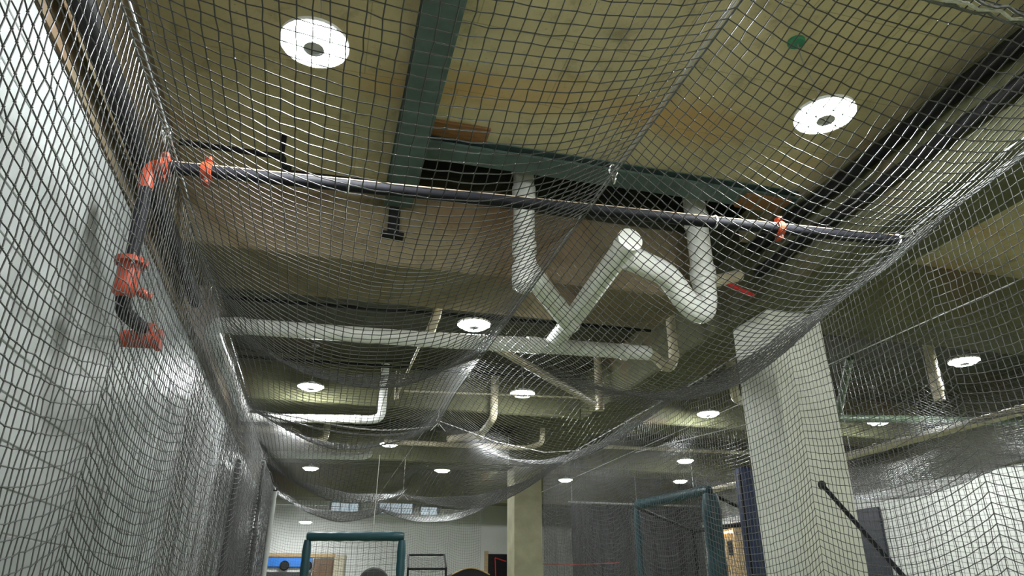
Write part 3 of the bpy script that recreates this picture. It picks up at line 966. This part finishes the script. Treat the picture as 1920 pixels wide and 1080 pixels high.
t = thing('hitting_net', 'tall teal padded net frame standing in the next lane', 'screen', (4.2, 8.0, 0))
A, B = (4.03, 8.70), (4.22, 7.18)
padded_bar((A[0], A[1], 2.58), (B[0], B[1], 2.58), 0.062, 'top_pad', t, M['teal'], 5)
padded_bar((A[0], A[1], 0.05), (A[0], A[1], 2.56), 0.045, 'post', t, M['teal'], 9)
padded_bar((B[0], B[1], 0.05), (B[0], B[1], 2.54), 0.100, 'post', t, M['teal'], 9)
A2, B2 = (4.95, 8.95), (5.1, 7.45)
padded_bar((A2[0], A2[1], 2.30), (B2[0], B2[1], 2.30), 0.03, 'rear_bar', t, M['black'], 5)
for q in (A2, B2):
    MB().tube([(q[0], q[1], 0.04), (q[0], q[1], 2.3)], 0.025, 10).build('rear_post', M['black'], t, 60)
for q, q2 in ((A, A2), (B, B2)):
    MB().tube([(q[0], q[1], 2.55), (q2[0], q2[1], 2.3)], 0.02, 10).build('brace', M['black'], t, 60)
    MB().tube([(q[0], q[1], 0.05), (q2[0], q2[1], 0.04)], 0.02, 10).build('floor_rail', M['black'], t, 60)
screen_net(t, (A[0], A[1], 0), (B[0], B[1], 0), 0.1, 2.52, 0.12, 0.045)
screen_net(t, (A2[0], A2[1], 0), (B2[0], B2[1], 0), 0.1, 2.28, 0.15, 0.045)

t = thing('post_pad', 'navy blue padded post beside the cream column', 'pad', (4.50, 6.86, 0))
MB().lathe([(0.0005, 2.78), (0.10, 2.78), (0.118, 2.75), (0.12, 2.0), (0.123, 1.0), (0.12, 0.05), (0.0005, 0.05)], (4.50, 6.86, 0), 24).build('padding', M['navy'], t, 40)
MB().tube([(4.50, 6.86, 0), (4.50, 6.86, 2.80)], 0.04, 12).build('post', M['black'], t, 60)
MB().box(4.385, 4.395, 6.80, 6.86, 0.1, 2.72).build('seam_strip', M['black'], t)

t = thing('leaning_pole', 'black pole with a round foam tip leaning against the right net', 'pole', (3.76, 3.2, 0))
p0, p1 = Vector((3.77, 4.74, 2.29)), Vector((3.77, 4.09, 1.60))
d = (p1 - p0)
foot = p0 + d * (2.27 / 0.69)
MB().tube([p0, foot], 0.017, 12).build('shaft', M['black_pipe'], t, 60)
MB().lathe([(0.0005, 0.032), (0.018, 0.027), (0.029, 0.012), (0.031, 0.0), (0.029, -0.015), (0.02, -0.03), (0.0005, -0.034)], p0, 16).build('tip', M['foam'], t, 60)
MB().lathe([(0.0005, 0.03), (0.025, 0.02), (0.028, 0.0), (0.025, -0.02), (0.0005, -0.025)], (foot.x, foot.y, foot.z + 0.015), 14).build('foot', M['foam'], t, 60)

# ------------------------------------------------------------------ far end
def wbox(x0, x1, z0, z1, y, d, mat, name, parent=None):
    return MB().box(x0, x1, y - d, y, z0, z1, 0.006).build(name, mat, parent)


for i, (x0, x1, z0, z1) in enumerate(((0.35, 1.25, 3.72, 4.05), (1.75, 2.85, 3.72, 4.08), (3.0, 3.6, 3.70, 4.0))):
    w = struct(wbox(x0, x1, z0, z1, YF, 0.06, M['grey_metal'], 'window_%d' % (i + 1)), 'high window in the far wall')
    n = 3 if i < 2 else 2
    for k in range(n):
        a = x0 + 0.05 + (x1 - x0 - 0.1) * k / n
        b_ = x0 + 0.05 + (x1 - x0 - 0.1) * (k + 1) / n - 0.03
        MB().box(a, b_, YF - 0.075, YF - 0.055, z0 + 0.04, z1 - 0.04).build('pane', M['pane'], w)
d1 = struct(wbox(0.05, 0.62, 0.0, 2.46, YF, 0.05, M['brown_door'], 'door_1'), 'brown door in the far wall')
for k in range(5):
    MB().box(0.07, 0.60, YF - 0.06, YF - 0.048, 0.5 + 0.4 * k, 0.86 + 0.4 * k, 0.004).build('panel', M['brown_door'], d1)
MB().box(0.62, 0.93, YF - 0.08, YF, 0.0, 2.58, 0.006).build('door_frame', M['beige'], d1)
MB().box(0.55, 0.58, YF - 0.10, YF - 0.05, 1.0, 1.12, 0.004).build('door_handle', M['chrome'], d1)
tag(wbox(-1.25, 0.65, 2.50, 2.60, YF - 0.02, 0.06, M['wood'], 'wood_rail'), 'tan wooden rail on the white far wall above the blue panel', 'rail')
t = thing('blue_panel', 'bright blue panel with round black knobs on the far wall', 'panel', (-0.6, YF - 0.1, 2.2))
MB().box(-1.25, 0.02, YF - 0.14, YF - 0.001, 2.24, 2.48, 0.01).build('board', M['blue'], t)
for x in (-0.72, -0.10):
    MB().lathe([(0.0005, -0.06), (0.10, -0.06), (0.13, -0.03), (0.13, 0.0)], (x, YF - 0.14, 2.27), 20, 'y').build('knob', M['black'], t, 40)
tag(MB().box(-1.25, 0.02, YF - 0.30, YF - 0.001, 0.0, 2.10, 0.01).build('dark_cabinet', M['void']), 'dark cabinet under the bright blue panel', 'cabinet')
d2 = struct(wbox(5.15, 5.95, 0.0, 2.66, YF, 0.06, M['black'], 'door_2'), 'dark doorway right of the far end')
MB().box(5.05, 5.15, YF - 0.08, YF, 0.0, 2.74, 0.005).build('door_frame', M['wood'], d2)
MB().tube([(5.36, YF - 0.10, 2.55), (5.70, YF - 0.10, 2.45)], 0.018, 8).build('red_bar', M['red'], d2, 60)
MB().tube([(5.36, YF - 0.10, 2.55), (5.42, YF - 0.10, 1.2)], 0.018, 8).build('red_bar', M['red'], d2, 60)
d3 = struct(wbox(8.2, 9.6, 0.0, 2.7, YF, 0.06, M['black'], 'door_3'), 'wide dark doorway at the far right')
MB().box(8.1, 8.2, YF - 0.08, YF, 0.0, 2.78, 0.005).build('door_frame', M['beige'], d3)
tag(MB().tube([(4.5, 15.2, 2.12), (5.4, 15.0, 2.10), (6.4, 14.9, 2.15)], 0.010, 6).build('red_cord', M['red'], None, 60), 'red cord stretched across behind the far column', 'cord')

t = thing('net_rack', 'black folding net rack with a slanted top beyond the padded screen', 'rack', (1.85, 12.0, 0))
F = [(1.53, 12.2), (2.12, 12.0)]
for (x, y) in F:
    MB().tube([(x, y, 0.02), (x, y, 1.92)], 0.018, 8).build('leg', M['black'], t, 60)
    MB().tube([(x, y, 1.90), (x + 0.06, y + 0.55, 2.14)], 0.016, 8).build('top_arm', M['black'], t, 60)
MB().tube([(F[0][0], F[0][1], 1.90), (F[1][0], F[1][1], 1.90)], 0.018, 8).build('front_bar', M['black'], t, 60)
MB().tube([(F[0][0] + 0.06, F[0][1] + 0.55, 2.14), (F[1][0] + 0.06, F[1][1] + 0.55, 2.14)], 0.016, 8).build('rear_bar', M['black'], t, 60)
screen_net(t, (F[0][0], F[0][1], 0), (F[1][0], F[1][1], 0), 0.1, 1.88, 0.1, 0.05)
U, V = np.meshgrid(np.linspace(0, 1, 12), np.linspace(0, 1, 12), indexing='ij')
netting(np.stack([F[0][0] + (F[1][0] - F[0][0]) * U + 0.06 * V, F[0][1] + (F[1][1] - F[0][1]) * U + 0.55 * V, 1.90 + 0.24 * V - 0.06 * np.sin(np.pi * U)], axis=-1), t, knots=False, r=0.003)

t = thing('ball_cart', 'black covered cart with a curved top beside the folding rack', 'cart', (2.45, 12.1, 0))
prof = [(2.20 + 0.62 * k / 10, 1.80 + 0.10 * math.sin(math.pi * k / 10)) for k in range(11)]
v = [(x, 11.9, z) for x, z in prof] + [(x, 12.45, z) for x, z in prof] + [(2.20, 11.9, 0.25), (2.82, 11.9, 0.25), (2.20, 12.45, 0.25), (2.82, 12.45, 0.25)]
f = [(k, k + 1, 12 + k, 11 + k) for k in range(10)]
f += [tuple(range(10, -1, -1)) + (22, 23), tuple(range(11, 22)) + (25, 24), (0, 11, 24, 22), (10, 23, 25, 21), (22, 24, 25, 23)]
MB().add(v, f).build('cover', M['black'], t)
MB().tube([(x, 11.89, z + 0.01) for x, z in prof], 0.012, 6).build('top_piping', M['wood'], t, 60)
for x in (2.28, 2.74):
    for y in (11.98, 12.37):
        MB().lathe([(0.0005, -0.02), (0.06, -0.02), (0.07, 0.0), (0.06, 0.02), (0.0005, 0.02)], (x, y, 0.07), 14, 'x').build('wheel', M['foam'], t, 60)
        MB().tube([(x, y, 0.07), (x, y, 0.27)], 0.012, 6).build('caster_stem', M['grey_metal'], t, 60)

t = thing('pitching_machine', 'dark round-topped pitching machine just behind the padded screen', 'machine', (0.78, 9.6, 0))
MB().lathe([(0.0005, -0.06), (0.10, -0.06), (0.18, -0.05), (0.20, 0.0), (0.18, 0.05), (0.10, 0.06), (0.0005, 0.06)], (0.78, 9.6, 1.63), 28, 'y').build('wheel', M['foam'], t, 40)
MB().box(0.66, 0.90, 9.45, 9.78, 1.32, 1.52, 0.02).build('motor_housing', M['black'], t)
for a in (0.5, 2.6, 4.7):
    MB().tube([(0.78, 9.6, 1.34), (0.78 + 0.45 * math.cos(a), 9.6 + 0.45 * math.sin(a), 0.02)], 0.02, 8).build('leg', M['grey_metal'], t, 60)

# right wall furniture
t = thing('wall_locker', 'warm lit wooden locker on the right wall behind the navy post', 'locker', (9.8, 16.0, 0))
MB().box(9.62, 9.995, 15.45, 16.7, 0.0, 3.1, 0.01).build('carcass', M['wood'], t)
for k in range(3):
    MB().box(9.60, 9.622, 15.50 + 0.40 * k, 15.86 + 0.40 * k, 0.1, 2.3, 0.004).build('door', M['wood'], t)
    MB().box(9.59, 9.602, 15.58 + 0.40 * k, 15.76 + 0.40 * k, 2.38, 2.7).build('vent', M['black'], t)
MB().box(9.56, 9.60, 15.5, 16.65, 2.86, 2.92).build('light_strip', M['warm'], t)
tag(MB().box(9.93, 9.995, 11.1, 11.9, 0.0, 3.0, 0.01).build('wall_pad', M['navy_dark']), 'dark navy pad strip on the right wall behind the cream column', 'pad')

# black divider curtain closing off the far right lanes
t = thing('divider_curtain', 'black divider curtain hanging behind the teal net frame', 'curtain', (8.0, 17.5, 0))
n = 150
xs = np.linspace(6.25, 9.9, n)
front = [(float(x), 17.5 + 0.05 * math.sin(x * 17) + 0.02 * math.sin(x * 41)) for x in xs]
v, f = [], []
for d_ in (0.0, 0.012):
    for zz in (0.02, 3.66):
        v += [(x, y + d_, zz) for x, y in front]
for k in range(n - 1):
    f.append((k, k + 1, n + k + 1, n + k))
    f.append((2 * n + k + 1, 2 * n + k, 3 * n + k, 3 * n + k + 1))
    f.append((n + k, n + k + 1, 3 * n + k + 1, 3 * n + k))
    f.append((k + 1, k, 2 * n + k, 2 * n + k + 1))
f += [(0, n, 3 * n, 2 * n), (n - 1, 3 * n - 1, 4 * n - 1, 2 * n - 1)]
MB().add(v, f).build('cloth', M['curtain'], t, 50)
MB().tube([(6.2, 17.5, 3.70), (9.99, 17.5, 3.70)], 0.025, 10).build('rail', M['grey_metal'], t, 60)
for x in (6.3, 8.1, 9.9):
    MB().tube([(x, 17.5, 3.72), (x, 17.5, ZC)], 0.008, 6).build('hanger_rod', M['grey_metal'], t, 60)
